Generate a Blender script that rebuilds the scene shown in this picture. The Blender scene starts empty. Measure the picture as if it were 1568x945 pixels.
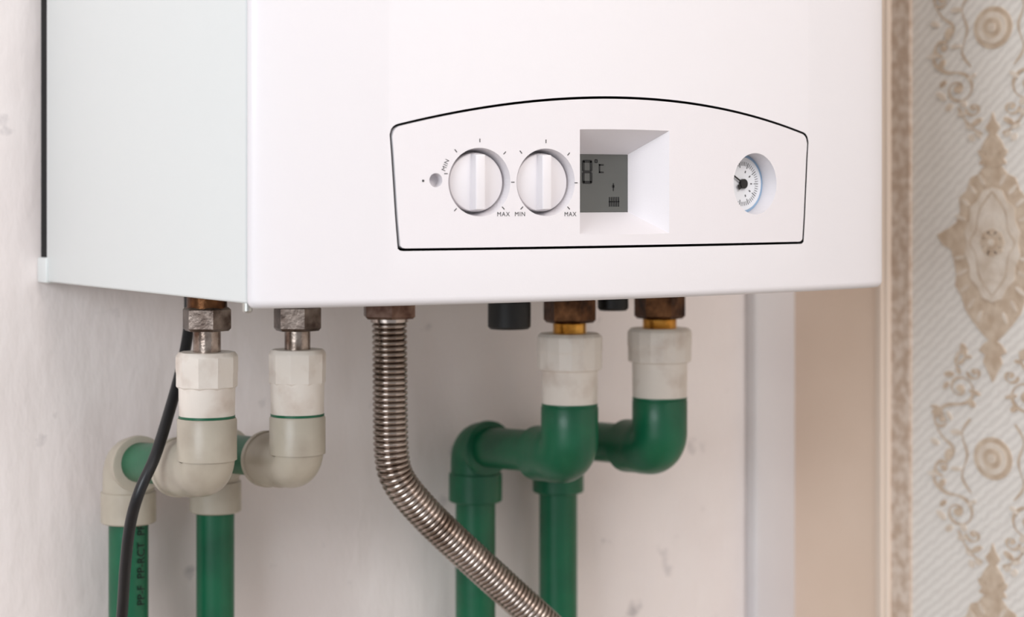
import bpy, bmesh, math, random
from mathutils import Vector, Matrix
random.seed(4)
scene = bpy.context.scene
try:
    scene.view_settings.view_transform = 'Standard'
    scene.view_settings.look = 'None'
except Exception:
    pass

# ------------------------------------------------------------------ materials
def srgb(c):
    return tuple(((x/255)/12.92 if x/255 <= .04045 else (((x/255)+.055)/1.055)**2.4) for x in c)+(1,)

def mat(name, col, rough=.5, metal=0., col2=None, nscale=20., bump=0., bscale=200., coat=0., mixlo=.35, mixhi=.7, detail=5):
    m = bpy.data.materials.new(name); m.use_nodes = True
    nt = m.node_tree; b = nt.nodes['Principled BSDF']
    b.inputs['Base Color'].default_value = srgb(col)
    b.inputs['Roughness'].default_value = rough
    b.inputs['Metallic'].default_value = metal
    b.inputs['Coat Weight'].default_value = coat
    tc = nt.nodes.new('ShaderNodeTexCoord')
    if col2 is not None:
        n = nt.nodes.new('ShaderNodeTexNoise'); n.inputs['Scale'].default_value = nscale; n.inputs['Detail'].default_value = detail
        r = nt.nodes.new('ShaderNodeValToRGB')
        r.color_ramp.elements[0].position = mixlo; r.color_ramp.elements[1].position = mixhi
        r.color_ramp.elements[0].color = srgb(col); r.color_ramp.elements[1].color = srgb(col2)
        nt.links.new(tc.outputs['Object'], n.inputs['Vector'])
        nt.links.new(n.outputs['Fac'], r.inputs['Fac'])
        nt.links.new(r.outputs['Color'], b.inputs['Base Color'])
    if bump > 0:
        n2 = nt.nodes.new('ShaderNodeTexNoise'); n2.inputs['Scale'].default_value = bscale; n2.inputs['Detail'].default_value = 4
        bp = nt.nodes.new('ShaderNodeBump'); bp.inputs['Strength'].default_value = bump; bp.inputs['Distance'].default_value = .002
        nt.links.new(tc.outputs['Object'], n2.inputs['Vector'])
        nt.links.new(n2.outputs['Fac'], bp.inputs['Height'])
        nt.links.new(bp.outputs['Normal'], b.inputs['Normal'])
    return m

M = {}
M['enamel'] = mat('white_enamel', (225,222,225), .36, coat=.12, bump=.02, bscale=900)
M['side'] = mat('side_enamel', (221,225,224), .4, coat=.1, bump=.02, bscale=900)
M['fascia'] = mat('fascia_plastic', (223,219,222), .45, bump=.06, bscale=2500)
M['black'] = mat('black_gap', (8,8,9), .8)
M['blackplastic'] = mat('black_plastic', (12,10,10), .5, bump=.05, bscale=600)
M['cable'] = mat('cable_rubber', (18,18,22), .35, bump=.03, bscale=500)
M['pring'] = mat('print_ink', (58,56,58), .6)
M['whitefit'] = mat('white_ppr', (232,223,213), .38, col2=(200,182,168), nscale=60, bump=.1, bscale=300, mixlo=.5, mixhi=.85)
M['beige'] = mat('beige_ppr', (184,175,159), .36, col2=(160,147,132), nscale=40, bump=.05, bscale=300, mixlo=.5, mixhi=.85)
M['green'] = mat('green_ppr', (2,98,64), .36, col2=(1,80,52), nscale=30, bump=.06, bscale=240)
M['nutgrey'] = mat('nickel_nut', (126,114,106), .34, 1., col2=(66,54,48), nscale=120, bump=.15, bscale=400)
M['neck'] = mat('steel_neck', (165,152,142), .25, 1., col2=(92,72,60), nscale=150, bump=.1, bscale=400)
M['brassdark'] = mat('aged_brass', (104,70,46), .35, 1., col2=(44,28,20), nscale=120, bump=.15, bscale=400)
M['gold'] = mat('brass', (245,212,150), .2, 1., col2=(220,175,105), nscale=90)
M['steel'] = mat('stainless', (180,168,160), .2, 1., col2=(114,94,80), nscale=60, mixlo=.45, mixhi=.8)
M['copper'] = mat('copper_nut', (128,104,92), .36, 1., col2=(78,56,48), nscale=120)
M['screw'] = mat('zinc', (190,190,185), .35, 1.)
M['lcd_ink'] = mat('lcd_ink', (10,13,14), .5)
M['dial'] = mat('dial_white', (224,226,230), .4)
M['dialrim'] = mat('dial_blue', (140,168,196), .5)
M['floor'] = mat('floor_tile', (170,155,140), .5, col2=(150,135,120), nscale=6)
M['ceil'] = mat('ceiling_paint', (240,238,236), .8)
M['beigewall'] = mat('beige_wall', (234,212,194), .7, col2=(224,200,180), nscale=5)
M['pil'] = mat('pilaster_paint', (224,221,222), .7, col2=(215,211,213), nscale=8)
M['trim'] = mat('trim_paint', (232,214,198), .5)
M['speckle'] = mat('speckle_border', (224,208,194), .7, col2=(196,172,152), nscale=150, mixlo=.38, mixhi=.62)
M['tan'] = mat('damask_tan', (216,198,178), .55, col2=(194,171,148), nscale=110, bump=.35, bscale=180, mixlo=.35, mixhi=.65)
M['tanlight'] = mat('damask_light', (230,218,205), .5, col2=(210,193,175), nscale=80, bump=.35, bscale=180)
M['lcd'] = mat('lcd_glass', (68,70,70), .16, col2=(84,86,84), nscale=8, coat=.2)

def plaster():
    m = bpy.data.materials.new('wall_plaster'); m.use_nodes = True
    nt = m.node_tree; b = nt.nodes['Principled BSDF']; b.inputs['Roughness'].default_value = .75
    tc = nt.nodes.new('ShaderNodeTexCoord')
    n = nt.nodes.new('ShaderNodeTexNoise'); n.inputs['Scale'].default_value = 7; n.inputs['Detail'].default_value = 6
    r = nt.nodes.new('ShaderNodeValToRGB'); r.color_ramp.elements[0].position = .3; r.color_ramp.elements[1].position = .75
    r.color_ramp.elements[0].color = srgb((233,222,219)); r.color_ramp.elements[1].color = srgb((245,238,235))
    nt.links.new(tc.outputs['Object'], n.inputs['Vector']); nt.links.new(n.outputs['Fac'], r.inputs['Fac'])
    n3 = nt.nodes.new('ShaderNodeTexNoise'); n3.inputs['Scale'].default_value = 38; n3.inputs['Detail'].default_value = 4
    r3 = nt.nodes.new('ShaderNodeValToRGB'); r3.color_ramp.elements[0].position = .66; r3.color_ramp.elements[1].position = .78
    r3.color_ramp.elements[0].color = (0,0,0,1); r3.color_ramp.elements[1].color = (.6,.6,.6,1)
    mx = nt.nodes.new('ShaderNodeMixRGB'); mx.inputs[2].default_value = srgb((150,144,148))
    nt.links.new(tc.outputs['Object'], n3.inputs['Vector']); nt.links.new(n3.outputs['Fac'], r3.inputs['Fac'])
    nt.links.new(r3.outputs['Color'], mx.inputs[0]); nt.links.new(r.outputs['Color'], mx.inputs[1])
    nt.links.new(mx.outputs[0], b.inputs['Base Color'])
    n2 = nt.nodes.new('ShaderNodeTexNoise'); n2.inputs['Scale'].default_value = 14; n2.inputs['Detail'].default_value = 5
    mp = nt.nodes.new('ShaderNodeMapping'); mp.inputs['Scale'].default_value = (1.6,1,.7); mp.inputs['Rotation'].default_value = (0,.25,0)
    nt.links.new(tc.outputs['Object'], mp.inputs['Vector'])
    bp = nt.nodes.new('ShaderNodeBump'); bp.inputs['Strength'].default_value = .42; bp.inputs['Distance'].default_value = .010
    nt.links.new(mp.outputs['Vector'], n2.inputs['Vector']); nt.links.new(n2.outputs['Fac'], bp.inputs['Height']); nt.links.new(bp.outputs['Normal'], b.inputs['Normal'])
    return m
M['plaster'] = plaster()

def wallpaper():
    m = bpy.data.materials.new('wallpaper_hatch'); m.use_nodes = True
    nt = m.node_tree; b = nt.nodes['Principled BSDF']; b.inputs['Roughness'].default_value = .55
    tc = nt.nodes.new('ShaderNodeTexCoord')
    mp = nt.nodes.new('ShaderNodeMapping'); mp.inputs['Rotation'].default_value = (math.radians(38),0,0)
    w = nt.nodes.new('ShaderNodeTexWave'); w.wave_type = 'BANDS'; w.bands_direction = 'Z'; w.inputs['Scale'].default_value = 55
    w.inputs['Distortion'].default_value = 2.5; w.inputs['Detail'].default_value = 2; w.inputs['Detail Scale'].default_value = 3
    r = nt.nodes.new('ShaderNodeValToRGB')
    r.color_ramp.elements[0].color = srgb((225,219,213)); r.color_ramp.elements[1].color = srgb((240,235,229))
    bp = nt.nodes.new('ShaderNodeBump'); bp.inputs['Strength'].default_value = .35; bp.inputs['Distance'].default_value = .001
    L = nt.links.new
    L(tc.outputs['Object'], mp.inputs['Vector']); L(mp.outputs['Vector'], w.inputs['Vector'])
    L(w.outputs['Fac'], r.inputs['Fac']); L(r.outputs['Color'], b.inputs['Base Color'])
    L(w.outputs['Fac'], bp.inputs['Height']); L(bp.outputs['Normal'], b.inputs['Normal'])
    return m
M['paper'] = wallpaper()

# ------------------------------------------------------------------ helpers
def empty(name):
    e = bpy.data.objects.new(name, None); scene.collection.objects.link(e); e.empty_display_size = .02; return e

def finish(name, bm, material, parent=None, sharp=35, flat=False):
    bmesh.ops.recalc_face_normals(bm, faces=bm.faces)
    if not flat:
        for f in bm.faces: f.smooth = True
        lim = math.radians(sharp)
        for e in bm.edges:
            if len(e.link_faces) == 2:
                e.smooth = e.calc_face_angle(0) < lim
    me = bpy.data.meshes.new(name); bm.to_mesh(me); bm.free()
    for mm in (material if isinstance(material, list) else [material]): me.materials.append(mm)
    o = bpy.data.objects.new(name, me); scene.collection.objects.link(o)
    if parent: o.parent = parent
    return o

def box(name, lo, hi, material, parent=None, bev=0., seg=3):
    bm = bmesh.new(); bmesh.ops.create_cube(bm, size=1)
    for v in bm.verts:
        v.co = Vector([lo[i]+(v.co[i]+.5)*(hi[i]-lo[i]) for i in range(3)])
    if bev > 0: bmesh.ops.bevel(bm, geom=bm.edges[:], offset=bev, segments=seg, affect='EDGES', profile=.5)
    return finish(name, bm, material, parent, flat=(bev == 0))

def lathe(name, prof, x, y, material, parent=None, segs=40, rot=0., sharp=35):
    """prof = [(z, r), ...] around a vertical axis at x, y"""
    bm = bmesh.new(); rings = []
    for z, r in prof:
        rings.append([bm.verts.new((x+r*math.cos(rot+2*math.pi*i/segs), y+r*math.sin(rot+2*math.pi*i/segs), z)) for i in range(segs)])
    for a_, b_ in zip(rings[:-1], rings[1:]):
        for i in range(segs):
            j = (i+1) % segs
            bm.faces.new((a_[i], a_[j], b_[j], b_[i]))
    bm.faces.new(rings[0]); bm.faces.new(rings[-1][::-1])
    return finish(name, bm, material, parent, sharp)

def sweep(name, stations, material, parent=None, segs=28, sharp=35, cap=True):
    """stations = [(Vector, r)]"""
    P = [s[0] for s in stations]; n = len(P); T = []
    for i in range(n):
        a_ = i
        while a_ > 0 and (P[a_]-P[i]).length < 1e-6: a_ -= 1
        b_ = i
        while b_ < n-1 and (P[b_]-P[i]).length < 1e-6: b_ += 1
        T.append((P[b_]-P[a_]).normalized())
    ref = Vector((1,0,0)) if abs(T[0].x) < .8 else Vector((0,1,0))
    N = (ref - T[0]*ref.dot(T[0])).normalized()
    bm = bmesh.new(); rings = []
    for i in range(n):
        N = (N - T[i]*N.dot(T[i])).normalized(); Bn = T[i].cross(N)
        rings.append([bm.verts.new(P[i] + (N*math.cos(2*math.pi*k/segs)+Bn*math.sin(2*math.pi*k/segs))*stations[i][1]) for k in range(segs)])
    for a_, b_ in zip(rings[:-1], rings[1:]):
        for i in range(segs):
            j = (i+1) % segs
            bm.faces.new((a_[i], a_[j], b_[j], b_[i]))
    if cap:
        bm.faces.new(rings[0]); bm.faces.new(rings[-1])
    return finish(name, bm, material, parent, sharp)

def catmull(pts, per=8):
    out = []; n = len(pts)
    for i in range(n-1):
        p0 = pts[max(i-1,0)]; p1 = pts[i]; p2 = pts[i+1]; p3 = pts[min(i+2,n-1)]
        for k in range(per):
            t = k/per
            out.append(.5*((2*p1)+(p2-p0)*t+(2*p0-5*p1+4*p2-p3)*t*t+(3*p1-p0-3*p2+p3)*t**3))
    out.append(pts[-1]); return out

def resample(pts, step):
    out = [pts[0]]; acc = 0.
    for a_, b_ in zip(pts[:-1], pts[1:]):
        L = (b_-a_).length; pos = 0
        while acc + (L-pos) >= step:
            pos += step-acc; acc = 0
            out.append(a_.lerp(b_, pos/L))
        acc += L-pos
    return out

def boolean(o, cutter, op='DIFFERENCE', transfer=True):
    m = o.modifiers.new('b', 'BOOLEAN'); m.operation = op; m.object = cutter; m.solver = 'EXACT'
    try: m.material_mode = 'TRANSFER' if transfer else 'INDEX'
    except Exception: pass
    dg = bpy.context.evaluated_depsgraph_get(); dg.update()
    me = bpy.data.meshes.new_from_object(o.evaluated_get(dg))
    o.modifiers.clear(); old = o.data; o.data = me; bpy.data.meshes.remove(old)
    bpy.data.objects.remove(cutter, do_unlink=True)

# ------------------------------------------------------------------ room shell
FL, CE = -1.35, 1.15
box('floor', (-2.2,-2.4,FL-.05), (.65,.35,FL), M['floor'])
box('ceiling', (-2.2,-2.4,CE), (.65,.35,CE+.05), M['ceil'])
box('wall_back', (-2.2,.285,FL), (.65,.335,CE), M['plaster'])
wr = box('wall_right', (.574,-2.4,FL), (.624,.285,CE), M['paper'])
box('trim_1', (.534,.272,FL), (.574,.285,CE), M['pil'], bev=.003)
t2 = empty('trim_2')
box('reveal_board', (.571,.184,FL), (.574,.272,CE), M['beigewall'], t2)
box('moulding', (.5685,.171,FL), (.574,.1845,CE), M['trim'], t2, bev=.002)
box('moulding_bead', (.5670,.1755,FL), (.574,.1795,CE), M['trim'], t2, bev=.0015)
box('speckled_border', (.5715,.153,FL), (.574,.1712,CE), M['speckle'], t2)

# ---- damask relief on the right wall (local design units, mirrored)
KV = .0003504; KH = .00047
def damask():
    bm = bmesh.new()
    def V(u, v, h): return bm.verts.new((-h, -u*KH, -v*KV))
    def poly(pts, h, mi):
        top = [V(u, v, h) for u, v in pts]; bot = [V(u, v, 0) for u, v in pts]
        f = bm.faces.new(top); f.material_index = mi
        for i in range(len(pts)):
            j = (i+1) % len(pts)
            g = bm.faces.new((top[i], top[j], bot[j], bot[i])); g.material_index = mi
    def ell(cu, cv, ru, rv, h, mi, n=14, ang=0):
        pts = []
        for i in range(n):
            t = 2*math.pi*i/n; a_ = ru*math.cos(t); b_ = rv*math.sin(t)
            pts.append((cu+a_*math.cos(ang)-b_*math.sin(ang), cv+a_*math.sin(ang)+b_*math.cos(ang)))
        poly(pts, h, mi)
    def both(fn, cu, *args, **kw):
        fn(cu, *args, **kw)
        if 'ang' in kw: kw['ang'] = -kw['ang']
        fn(-cu, *args, **kw)
    def ribbon(pts, w0, w1, h, mi, mirror=True):
        P = catmull([Vector((p[0], p[1])) for p in pts], 6)
        for sgn in ((1,-1) if mirror else (1,)):
            n = len(P); l = []; r = []
            for i, p in enumerate(P):
                t = (P[min(i+1,n-1)]-P[max(i-1,0)]).normalized(); nn = Vector((-t.y, t.x))
                s = i/(n-1); w = (w0+(w1-w0)*s)*(.75+.35*math.sin(s*17))
                l.append((sgn*(p+nn*w).x, (p+nn*w).y)); r.append((sgn*(p-nn*w).x, (p-nn*w).y))
            for i in range(n-1):
                f = bm.faces.new([V(*q, h) for q in (l[i], l[i+1], r[i+1], r[i])]); f.material_index = mi
    def half(pts): return pts + [(-u, v) for u, v in pts[::-1] if u > 0]
    out = [(0,-150),(16,-144),(28,-128),(42,-122),(50,-98),(64,-84),(62,-58),(70,-36),(84,-26),(108,-12),(98,6),(80,16),(74,38),(70,62),(72,84),(60,104),(52,130),(38,150),(20,172),(0,192)]
    poly(half(out), .0006, 0)
    inn = [(0,-104),(18,-98),(28,-78),(42,-66),(43,-42),(52,-20),(48,0),(52,22),(43,46),(42,68),(28,84),(18,104),(0,112)]
    poly(half(inn), .0010, 1)
    for (u, v, g) in [(20,-118,.5),(38,-100,.7),(52,-76,.9),(60,-46,1.2),(62,30,1.8),(58,58,2.1),(52,88,2.3),(40,116,2.6),(24,140,2.8)]:
        both(ell, u, v, 4, 12, .0009, 1, n=10, ang=g)
    for k in range(8):
        t = 2*math.pi*k/8; ell(17*math.cos(t), 20*math.sin(t), 6, 9, .0013, 0, n=10, ang=t)
    ell(0,0,12,14,.0015,0); ell(0,0,6,7,.0019,1)
    ribbon([(0,-96),(24,-60),(30,-24),(42,0),(30,26),(24,64),(0,100)], 1.6, 1.6, .0012, 0)
    poly(half([(0,-245),(5,-228),(14,-216),(6,-204),(16,-190),(22,-176),(12,-166),(20,-158),(26,-148),(0,-140)]), .0008, 0)
    both(ell, 20, -166, 5, 10, .001, 0, ang=.6)
    poly(half([(0,180),(16,190),(26,204),(14,212),(18,226),(8,244),(0,262)]), .0008, 0)
    R0 = 405
    ell(0,R0,36,40,.0006,0,24); ell(0,R0,27,30,.0010,1,24); ell(0,R0,17,19,.0013,0,20); ell(0,R0,8,9,.0017,1)
    def spiral(cu, cv, r0, turns, start, dirn, w=3.0):
        pts = []
        N = 16
        for i in range(N+1):
            t = i/N; rr = r0*(1-.8*t); an = start+dirn*turns*2*math.pi*t
            pts.append((cu+rr*math.cos(an), cv+rr*math.sin(an)))
        ribbon(pts, w, w*.8, .0008, 0); both(ell, cu, cv, r0*.24, r0*.24, .0011, 0)
        return pts[0]
    spiral(62, R0-125, 30, 1.3, math.pi/2, 1)
    spiral(98, R0-60, 18, 1.1, -math.pi/2, 1)
    spiral(104, R0-165+95, 12, 1., 0, -1)
    spiral(66, R0+112, 32, 1.3, -math.pi/2, -1)
    spiral(96, R0+30, 18, 1.1, math.pi/2, -1)
    spiral(34, R0-158, 14, 1.1, 0, 1)
    spiral(36, R0+150, 15, 1.1, 0, 1)
    ribbon([(62,R0-95),(92,R0-88),(112,R0-62),(98,R0-30),(76,R0-10),(84,R0+14),(110,R0+30),(112,R0+60),(90,R0+78),(66,R0+80)], 3, 3.5, .0008, 0)
    ribbon([(42,R0-70),(58,R0-40),(48,R0),(58,R0+42),(40,R0+72)], 2.2, 2.2, .0008, 0)
    ribbon([(20,R0+200),(46,R0+180),(66,R0+146)], 4, 3, .0008, 0)
    ribbon([(50,R0-205),(70,R0-178),(62,R0-152)], 3, 4, .0008, 0)
    rnd = random.Random(2)
    for (bu, bv) in [(56,-200),(66,-190),(48,-186),(60,-176),(84,-150),(90,-128),(34,-120),(40,-98),(112,-84),(84,-70),(70,-40),(112,-16),(86,4),(70,30),(116,46),(98,62),(40,90),(96,100),(100,124),(84,146),(58,160),(44,186),(30,176),(56,140),(28,200),(40,206)]:
        both(ell, bu, R0+bv, 3+rnd.random()*3, 7+rnd.random()*5, .0009, rnd.choice([0,0,1]), n=9, ang=rnd.random()*3)
    bmesh.ops.recalc_face_normals(bm, faces=bm.faces)
    me = bpy.data.meshes.new('damask_motif'); bm.to_mesh(me); bm.free()
    me.materials.append(M['tan']); me.materials.append(M['tanlight'])
    return me
dm = damask()
PZ = .2832
for c in range(0, 6):
    yc = .078 - c*.1275
    for k in range(-3, 4):
        zc = .0205 + k*PZ + (PZ/2 if c % 2 else 0)
        o = bpy.data.objects.new('damask_motif', dm); scene.collection.objects.link(o)
        o.location = (.574, yc, zc); o.parent = wr

# ------------------------------------------------------------------ boiler
boiler = empty('gas_boiler')
B = .025
def Y(x): return -.006 - B*(1-((x-.2)/.2)**2)
def slope(x): return 2*B*(x-.2)/.04

HT = .70
CB = .0012   # underside of the casing
box('side_casing', (.0003,.0026,CB), (.3997,.2735,HT), M['side'], boiler, bev=.0014, seg=3)
box('seam_shade_core', (.0034,-.003,.004), (.3966,.005,HT-.003), M['black'], boiler)  # added black filler, paints the shade inside the side seam
box('rear_frame', (.0012,.273,.014), (.3988,.2846,HT-.01), M['black'], boiler)
box('rear_bracket', (-.0012,.2700,CB-.0005), (.006,.2848,.0155), M['side'], boiler, bev=.001)

def cover():
    outl = [(0.0, .0002)]
    p0 = Vector((0,-.001)); p2 = Vector((.024, Y(.024))); p1 = Vector((0, p2.y-.024*slope(.024)))
    for i in range(11):
        t = i/10; q = p0*(1-t)**2+p1*2*t*(1-t)+p2*t*t; outl.append((q.x,q.y))
    n = 150
    for i in range(1, n):
        x = .024+(.352)*i/n; outl.append((x, Y(x)))
    for i in range(11):
        t = 1-i/10; q = p0*(1-t)**2+p1*2*t*(1-t)+p2*t*t; outl.append((.4-q.x,q.y))
    outl.append((.4,.0002))
    m = len(outl)
    def inset(dd):
        res = []
        for i, (x, y) in enumerate(outl):
            a_ = Vector(outl[max(i-1,0)]); b_ = Vector(outl[min(i+1,m-1)])
            t = (b_-a_).normalized(); nn = Vector((-t.y, t.x))
            if i == 0 or i == m-1: nn = Vector((1 if i == 0 else -1, 0))
            res.append((x+nn.x*dd, max(-1, min(.0002, y+nn.y*dd)) ))
        return res
    r = .004; rings = []
    zb, zt = -.0010, HT+.002
    bm = bmesh.new()
    levels = []
    for i in range(6):
        th = i/5*math.pi/2; levels.append((zb+r*(1-math.sin(th)), r*(1-math.cos(th))))
    levels = levels[::-1]
    levels2 = [(zt-(z-zb), dd) for z, dd in levels[::-1]]
    for z, dd in levels+levels2:
        rings.append([bm.verts.new((x,y,z)) for x,y in inset(dd)])
    for a_, b_ in zip(rings[:-1], rings[1:]):
        for i in range(m):
            j = (i+1) % m
            bm.faces.new((a_[i], a_[j], b_[j], b_[i]))
    bm.faces.new(rings[0]); bm.faces.new(rings[-1])
    return finish('front_cover', bm, [M['enamel'], M['black']], boiler, sharp=40)
cov = cover()

CX = .1966
def col_prism(name, off, yf, yb, material, dz=0.):
    W = .130+off; xs = []
    n = 130
    for i in range(n+1):
        s = -1+2*i/n
        xs.append(CX+W*math.copysign(1-(1-abs(s))**1.25, s) if abs(s) > 0 else CX)
    bm = bmesh.new(); cols = []
    for x in xs:
        dx = abs(x-CX)
        top = .0845+.0166*(1-(dx/.130)**2)
        rc = .004; e = dx-(W-rc)
        if e > 0: top -= rc-math.sqrt(max(rc*rc-e*e,0))
        top += off
        bot = .0267-off
        wb = .1266+off; e = dx-(wb-.003)
        if e > 0:
            if e < .0028: bot += .003-math.sqrt(max(.003**2-e*e,0))
            else: bot = .0288 + (dx-(wb-.0002))/.0036*.054
        bot = min(bot, top-.0006)
        cols.append([bm.verts.new((x, yf(x), top)), bm.verts.new((x, yf(x), bot)), bm.verts.new((x, yb(x), bot)), bm.verts.new((x, yb(x), top))])
    for a_, b_ in zip(cols[:-1], cols[1:]):
        for i in range(4):
            j = (i+1) % 4
            bm.faces.new((a_[i], a_[j], b_[j], b_[i]))
    bm.faces.new(cols[0]); bm.faces.new(cols[-1])
    return finish(name, bm, material, None, flat=True)

boolean(cov, col_prism('cut', .0013, lambda x: -.08, lambda x: .001, M['black']))  # pocket walls coloured black to stand in for shade in the narrow gap
for o_ in list(boiler.children):
    if o_.name in ('seam_shade_core', 'side_casing'):
        boolean(o_, col_prism('cut', .0013, lambda x: -.08, lambda x: .02, M['black']))

fas = col_prism('control_fascia', 0., lambda x: Y(x)-.0002, lambda x: Y(x)+.030, M['fascia']); fas.parent = boiler

def frame(x, z, off=0.):
    s = slope(x); tx = Vector((1, s, 0)).normalized(); up = Vector((0,0,1)); out = tx.cross(up)
    m = Matrix((tx, up, out)).transposed().to_4x4()
    m.translation = Vector((x, Y(x), z)) + out*off
    return m

def cone_cut(x, z, r_out, r_in, depth):
    bm = bmesh.new(); n = 64
    ext = .006; re = r_out+(r_out-r_in)/depth*ext
    M_ = frame(x, z)
    f1 = [bm.verts.new(M_ @ Vector((re*math.cos(2*math.pi*i/n), re*math.sin(2*math.pi*i/n), ext))) for i in range(n)]
    f2 = [bm.verts.new(M_ @ Vector((r_in*math.cos(2*math.pi*i/n), r_in*math.sin(2*math.pi*i/n), -depth))) for i in range(n)]
    for i in range(n): bm.faces.new((f1[i], f1[(i+1)%n], f2[(i+1)%n], f2[i]))
    bm.faces.new(f1); bm.faces.new(f2)
    return finish('cut', bm, M['fascia'], None, flat=True)

K1, K2, KZ = .1120, .1488, .0586
boolean(fas, cone_cut(K1, KZ, .0168, .0151, .012))
boolean(fas, cone_cut(K2, KZ, .0168, .0151, .012))
GX, GZ = .2855, .0582
boolean(fas, cone_cut(GX, GZ, .0164, .0160, .0105))
boolean(fas, cone_cut(.0888, .0595, .0034, .0032, .006))
LX0, LX1, LZ0, LZ1, LY = .1700, .2118, .0435, .0730, -.0110
def lcd_cut():
    bm = bmesh.new()
    a_ = [(.1685,.0326),(.2243,.0326),(.2243,.0852),(.1685,.0852)]
    b_ = [(LX0,LZ0),(LX1,LZ0),(LX1,LZ1),(LX0,LZ1)]
    y0 = -.0305
    A_ = []
    for (x0, z0), (x1, z1) in zip(a_, b_):
        t = (-.034-y0)/(LY-y0)
        A_.append(bm.verts.new((x0+(x1-x0)*t, -.034, z0+(z1-z0)*t)))
    B_ = [bm.verts.new((x, LY, z)) for x, z in b_]
    for i in range(4): bm.faces.new((A_[i], A_[(i+1)%4], B_[(i+1)%4], B_[i]))
    bm.faces.new(A_); bm.faces.new(B_)
    return finish('cut', bm, M['fascia'], None, flat=True)
boolean(fas, lcd_cut())
bv = fas.modifiers.new('edge_round', 'BEVEL'); bv.width = .0006; bv.segments = 2; bv.limit_method = 'ANGLE'; bv.angle_limit = math.radians(35)

box('lcd_screen', (LX0-.0005, LY-.0006, LZ0-.0002), (LX1+.0002, LY+.0012, LZ1+.0002), M['lcd'], boiler)
def ink(name, rects, y):
    bm = bmesh.new()
    for x0, z0, x1, z1 in rects:
        r_ = bmesh.ops.create_cube(bm, size=1)
        for v in r_['verts']:
            v.co = Vector((x0+(v.co.x+.5)*(x1-x0), y-.0001+(v.co.y+.5)*.0002, z0+(v.co.z+.5)*(z1-z0)))
    return finish(name, bm, M['lcd_ink'], boiler, flat=True)
def seg8(x, z, w, h, t):
    g = t*.35
    return [(x+g,z,x+w-g,z+t),(x+g,z+h/2-t/2,x+w-g,z+h/2+t/2),(x+g,z+h-t,x+w-g,z+h),
            (x,z+g,x+t,z+h/2-g),(x+w-t,z+g,x+w,z+h/2-g),(x,z+h/2+g,x+t,z+h-g),(x+w-t,z+h/2+g,x+w,z+h-g)]
R = seg8(.1830,.0580,.0064,.0124,.0015)
R += [(.1912,.0688,.1924,.0694),(.1912,.0701,.1924,.0707),(.1909,.0690,.1914,.0705),(.1922,.0690,.1927,.0705)]
R += [(.1936,.0636,.1944,.0682),(.1936,.0636,.1966,.0644),(.1936,.0674,.1966,.0682)]
R += [(.2000+i*.0014,.0462,.2008+i*.0014,.0512) for i in range(5)] + [(.1998,.0485,.2066,.0490)]
R += [(.2020,.0560,.2034,.0574),(.2025,.0543,.2030,.0584)]
ink('lcd_segments', R, LY-.0007)

def knob(x, z):
    bm = bmesh.new(); n = 64; M_ = frame(x, z)
    prof = [(.0145,-.0115),(.0145,-.0046),(.0143,-.0041),(.0138,-.0038)]
    rings = [[bm.verts.new(M_ @ Vector((r*math.cos(2*math.pi*i/n), r*math.sin(2*math.pi*i/n), h))) for i in range(n)] for r, h in prof]
    for a_, b_ in zip(rings[:-1], rings[1:]):
        for i in range(n): bm.faces.new((a_[i], a_[(i+1)%n], b_[(i+1)%n], b_[i]))
    bm.faces.new(rings[0]); bm.faces.new(rings[-1])
    finish('control_knob', bm, M['fascia'], boiler)
    bm = bmesh.new(); bmesh.ops.create_cube(bm, size=1)
    for v in bm.verts:
        top = v.co.z > 0
        v.co = Vector((v.co.x*(.0052 if top else .0064), v.co.y*(.0270 if top else .0280), (.0014 if top else -.0050)))
    bmesh.ops.bevel(bm, geom=bm.edges[:], offset=.0006, segments=3, affect='EDGES', profile=.5)
    bm.transform(M_)
    finish('knob_grip', bm, M['fascia'], boiler)
knob(K1, KZ); knob(K2, KZ)

def disc(name, x, z, r, h0, h1, material, n=48):
    bm = bmesh.new(); M_ = frame(x, z)
    a_ = [bm.verts.new(M_ @ Vector((r*math.cos(2*math.pi*i/n), r*math.sin(2*math.pi*i/n), h0))) for i in range(n)]
    b_ = [bm.verts.new(M_ @ Vector((r*math.cos(2*math.pi*i/n), r*math.sin(2*math.pi*i/n), h1))) for i in range(n)]
    for i in range(n): bm.faces.new((a_[i], a_[(i+1)%n], b_[(i+1)%n], b_[i]))
    bm.faces.new(a_); bm.faces.new(b_)
    return finish(name, bm, material, boiler)
disc('gauge_rim', GX, GZ, .0159, -.0108, -.0100, M['dialrim'])
disc('gauge_dial', GX, GZ, .0144, -.0108, -.0097, M['dial'])
disc('gauge_hub', GX, GZ, .0026, -.0098, -.0080, M['blackplastic'])
def radial_marks(name, x, z, items, h, material):
    bm = bmesh.new(); M_ = frame(x, z)
    for an, r0, r1, w in items:
        c = bmesh.ops.create_cube(bm, size=1)
        Rm = Matrix.Rotation(an, 4, 'Z')
        for v in c['verts']:
            v.co = M_ @ (Rm @ Vector((r0+(v.co.x+.5)*(r1-r0), v.co.y*w, h+v.co.z*.0002)))
    return finish(name, bm, material, boiler, flat=True)
its = []
for k in range(41):
    an = math.radians(-135+270*k/40)
    its.append((an, .0098 if k % 5 else .0088, .0120, .00022 if k % 5 else .00036))
radial_marks('gauge_scale', GX, GZ, its, -.0096, M['pring'])
radial_marks('gauge_needle', GX, GZ, [(math.radians(150),-.002,.0095,.0009),(math.radians(205),0,.0048,.0028)], -.0084, M['blackplastic'])
radial_marks('gauge_numbers', GX, GZ, [(math.radians(k),.0062,.0074,.0006) for k in (-70,-35,0,35,70)], -.0096, M['pring'])

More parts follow.
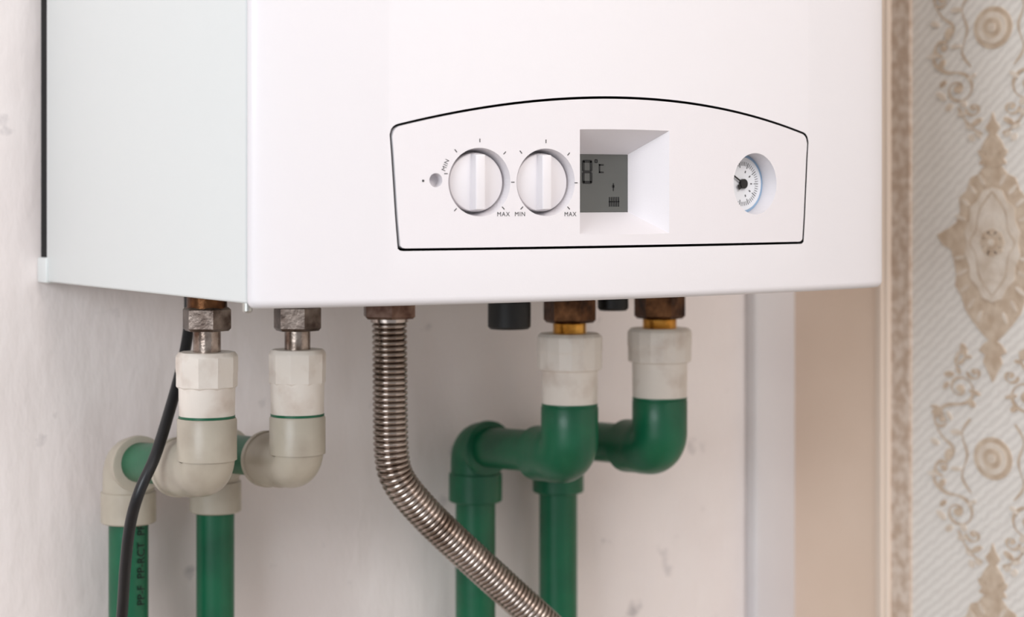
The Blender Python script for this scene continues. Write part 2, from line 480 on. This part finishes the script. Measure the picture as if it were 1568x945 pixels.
def text(body, x, z, size, rot=0., name='label'):
    cu = bpy.data.curves.new(name, 'FONT'); cu.body = body; cu.size = size; cu.align_x = 'CENTER'; cu.align_y = 'CENTER'
    cu.space_character = 1.15; cu.extrude = .00002
    cu.materials.append(M['pring'])
    o = bpy.data.objects.new(name, cu); scene.collection.objects.link(o)
    o.matrix_world = frame(x, z, .0003) @ Matrix.Rotation(rot, 4, 'Z')
    o.parent = boiler
text('MAX', .1248, .0428, .0031); text('MIN', .1340, .0428, .0031); text('MAX', .1628, .0426, .0031)
text('MIN', .0938, .0668, .0031, math.radians(68))
def dash(x, z, an, L=.0018, w=.0004):
    radial_marks('tick_mark', x, z, [(math.radians(an), -L/2, L/2, w)], .0003, M['pring'])
for (x, z, an) in [(.0992,.0738,130),(.1120,.0790,90),(.1255,.0730,45),(.0990,.0452,45),(.0940,.0627,0),(.1247,.0459,-45),
                   (.1345,.0735,130),(.1487,.0790,90),(.1618,.0728,45),(.1300,.0586,0),(.1662,.0584,0),(.1350,.0459,45),(.1618,.0458,-45)]:
    dash(x, z, an)
disc('dot_mark', .0822, .0592, .0006, .0001, .0004, M['pring'], 12)
lathe('corner_screw', [(.0015,.0024),(-.0024,.0024),(-.0032,.0016)], .0028, .006, M['screw'], boiler, segs=12)

dc = empty('drain_valve')
lathe('valve_stem', [(CB-.0002,.0075),(-.0110,.0075)], .2392, .145, M['brassdark'], dc, segs=28)
lathe('valve_cap', [(-.0108,.0118),(-.0118,.0128),(-.0262,.0128),(-.0276,.0114)], .2392, .145, M['blackplastic'], dc, segs=28)
dc2 = empty('drain_plug')
lathe('plug_cap', [(CB-.0002,.0095),(-.0175,.0095),(-.019,.0083)], .3150, .145, M['blackplastic'], dc2, segs=28)
dc3 = empty('relief_outlet')
lathe('outlet_stub', [(CB-.0002,.0100),(-.0095,.0100),(-.0102,.0092)], .2540, .120, M['blackplastic'], dc3, segs=24)

# ------------------------------------------------------------------ rigid pipe assemblies
def elbow_stations(x, y0, zt, az, yend, azend, R, segs):
    rs, rb, rh, zsock, ring = segs
    st = [(Vector((x,y0,zt)), rs*.96), (Vector((x,y0,zt-.001)), rs), (Vector((x,y0,zsock)), rs), (Vector((x,y0,zsock-.0008)), rb)]
    for i in range(15):
        th = math.pi/2*i/14
        st.append((Vector((x, y0+R*(1-math.cos(th)), az+R*(1-math.sin(th)))), rb))
    L = yend-(y0+R)
    def h(f): return Vector((x, y0+R+L*f, az+(azend-az)*f))
    st += [(h(.30), rb), (h(.36), rh), (h(.86), rh), (h(.87), rh+ring), (h(.98), rh+ring), (h(1.0), rh-.0006)]
    return st

def pipe_assembly(x, y0, zs, rad, hot, col_pipe, col_elbow, bottomz, yb, pr, azb, collar_segs, nutm, neckm):
    p = empty('water_pipe')
    zn, zk, zc, zl, zsck = zs; rn, rk, rc, rl, rsck = rad
    lathe('union_ring', [(CB-.0002, rn*.86), (zn*.45, rn*.86)], x, y0, M['brassdark'], p, segs=32)
    lathe('hex_nut', [(zn*.40, rn*.94), (zn*.46, rn*1.06), (zn*.93, rn*1.06), (zn, rn*.95)], x, y0, nutm, p, segs=6, rot=.35, sharp=20)
    prof = []
    z = zn+.001
    while z > zk-.001:
        prof += [(z, rk), (z-.0006, rk*.93 if hot else rk)]
        z -= .0012
    lathe('threaded_neck', prof, x, y0, neckm, p, segs=32)
    lathe('adapter_collar', [(zk, rc*.62), (zk, rc*.90), (zk-.0018, rc*.985), (zk-.0030, rc), (zk-.0105, rc), (zk-.0112, rc*.985), (zc+.0012, rc*.985), (zc, rl*1.0)], x, y0, M['whitefit'], p, segs=collar_segs, rot=.25, sharp=30 if not hot else 15)
    lathe('adapter_sleeve', [(zc+.002, rl), (zl+.0004, rl*.985), (zl, rl*.97)], x, y0, M['whitefit'], p, segs=40)
    lathe('weld_bead', [(zl+.0008, rl*.95), (zl+.0003, rl*.995), (zl-.0009, rl*.995), (zl-.0014, rl*.95)], x, y0, M['green'], p, segs=40)
    R = .008 if not hot else .011
    rb = rsck*.93 if not hot else rsck*1.0
    az = bottomz+rb
    yel = y0+(.040 if not hot else .035)
    sweep('elbow', elbow_stations(x, y0, zl-.001, az, yel, azb+(az-azb)*.65, R, (rsck, rb, rsck*.98, zsck, .0009 if not hot else .0)), col_elbow, p, segs=40)
    sweep('link_pipe', [(Vector((x,y0+.02,az)), pr), (Vector((x,yb-.005,azb)), pr)], col_pipe, p)
    rr = rsck*.98; Rb = .010
    ys = .0175 if not hot else .0175
    st = [(Vector((x, yb-ys, azb)), rr*.95), (Vector((x, yb-ys+.0005, azb)), rr*1.03), (Vector((x, yb-ys+.0045, azb)), rr*1.03), (Vector((x, yb-ys+.005, azb)), rr*.95), (Vector((x, yb-Rb, azb)), rr*.95)]
    for i in range(1, 15):
        th = math.pi/2*i/14
        st.append((Vector((x, yb-Rb+Rb*math.sin(th), azb-Rb*(1-math.cos(th)))), rr*.95))
    zz = azb-.0175
    st += [(Vector((x,yb,zz)), rr*.95), (Vector((x,yb,zz-.0006)), rr*1.02), (Vector((x,yb,zz-.018)), rr*1.02), (Vector((x,yb,zz-.0188)), rr*.96)]
    sweep('rear_elbow', st, col_elbow, p, segs=40)
    lathe('riser_pipe', [(azb, pr), (FL, pr)], x, yb, col_pipe, p, segs=32)
    return p

Y0 = .145
p1 = pipe_assembly(.0444, Y0, (-.0214,-.0329,-.0526,-.0676,-.0913), (.0127,.0075,.0168,.0153,.0162), False, M['green'], M['beige'], -.1124, .2565, .0116, -.1045, 10, M['nutgrey'], M['neck'])
p2 = pipe_assembly(.0990, Y0, (-.0234,-.0338,-.0531,-.0698,-.0917), (.0127,.0072,.0160,.0150,.0156), False, M['green'], M['beige'], -.1119, .2545, .0114, -.1025, 10, M['nutgrey'], M['neck'])
p3 = pipe_assembly(.2827, Y0, (-.0254,-.0319,-.0545,-.0746,-.0900), (.0150,.0105,.0200,.0171,.0174), True, M['green'], M['green'], -.1240, .2535, .0130, -.1115, 16, M['brassdark'], M['gold'])
p4 = pipe_assembly(.3509, Y0, (-.0252,-.0312,-.0528,-.0745,-.0900), (.0150,.0110,.0202,.0172,.0172), True, M['green'], M['green'], -.1238, .2580, .0128, -.1115, 16, M['brassdark'], M['gold'])

cu = bpy.data.curves.new('pipe_print', 'FONT'); cu.body = 'PP-F  PP-RCT  PP-R'; cu.size = .0066; cu.extrude = .00003; cu.materials.append(M['black']); cu.align_y = 'CENTER'
o = bpy.data.objects.new('pipe_print', cu); scene.collection.objects.link(o)
o.matrix_world = Matrix.Translation((.0475,.2565-.0121,-.188)) @ Matrix.Rotation(math.pi/2,4,'X') @ Matrix.Rotation(math.pi/2,4,'Z'); o.parent = p1

# ------------------------------------------------------------------ flexible hose
hose = empty('flexible_gas_hose')
lathe('hex_nut', [(CB-.0002,.0150),(-.002,.0162),(-.0172,.0162),(-.0186,.0148)], .1576, Y0, M['copper'], hose, segs=6, rot=.1, sharp=20)
lathe('ferrule', [(-.0180,.0108),(-.0205,.0108),(-.0212,.0098)], .1576, Y0, M['steel'], hose, segs=32)
hp = [Vector(p) for p in [(.1576,Y0,-.018),(.1580,Y0,-.045),(.1582,Y0,-.075),(.1593,Y0,-.099),(.1645,Y0,-.1132),(.1787,Y0,-.1297),(.1967,Y0,-.1468),(.2186,Y0,-.1661),(.2411,Y0,-.1858),(.264,Y0,-.206),(.31,Y0+.005,-.247),(.37,Y0+.03,-.31),(.40,Y0+.08,-.345),(.405,.262,-.352)]]
path = resample(catmull(hp, 12), .00032)
pitch = .0032; st = []
for i, p in enumerate(path):
    ph = (i*.00032/pitch) % 1.0
    prof = math.sqrt(abs(math.sin(math.pi*ph)))
    st.append((p, .0082+.0020*prof))
sweep('corrugated_tube', st, M['steel'], hose, segs=28, sharp=100)
sweep('wall_union', [(Vector((.405,.255,-.352)),.0150),(Vector((.405,.2845,-.352)),.0150)], M['copper'], hose, segs=6, sharp=20)

# ------------------------------------------------------------------ cable
cp = [Vector(p) for p in [(.062,.2087,CB-.0002),(.061,.207,-.0227),(.0501,.1926,-.0454),(.0366,.1775,-.0672),(.0228,.1645,-.0896),(.0131,.1629,-.1078),(.0108,.1703,-.126),(.0122,.1813,-.151),(.0178,.2015,-.1875),(.022,.23,-.25),(.02,.262,-.45),(.02,.272,-.8),(.02,.275,FL)]]
sweep('power_cable', [(p, .0032) for p in catmull(cp, 8)], M['cable'], None, segs=16)

# ------------------------------------------------------------------ light
w = bpy.data.worlds.new('World'); scene.world = w; w.use_nodes = True
w.node_tree.nodes['Background'].inputs[0].default_value = (.95,.96,1,1)
w.node_tree.nodes['Background'].inputs[1].default_value = .52
def area(name, loc, target, size, power, col):
    l = bpy.data.lights.new(name, 'AREA'); l.shape = 'RECTANGLE'; l.size = size[0]; l.size_y = size[1]; l.energy = power; l.color = col
    o = bpy.data.objects.new(name, l); scene.collection.objects.link(o); o.location = loc
    o.rotation_euler = (Vector(target)-Vector(loc)).to_track_quat('-Z','Y').to_euler()
area('window_light', (-1.9,-1.1,.45), (.1,.1,0), (1.1,1.1), 27, (.88,.94,1))
area('ceiling_lamp', (.1,-1.3,1.08), (.2,0,0), (.8,.8), 20.5, (1,.95,.925))

# ------------------------------------------------------------------ camera
c = bpy.data.cameras.new('camera'); co = bpy.data.objects.new('camera', c); scene.collection.objects.link(co)
co.location = (-.4054,-.8582,.0538); co.rotation_euler = (math.pi/2, 0, -math.radians(32.8))
c.sensor_width = 36; c.lens = 70.5; c.shift_y = -.1138; c.clip_start = .02
c.dof.use_dof = True; c.dof.focus_distance = 1.03; c.dof.aperture_fstop = 8
scene.camera = co
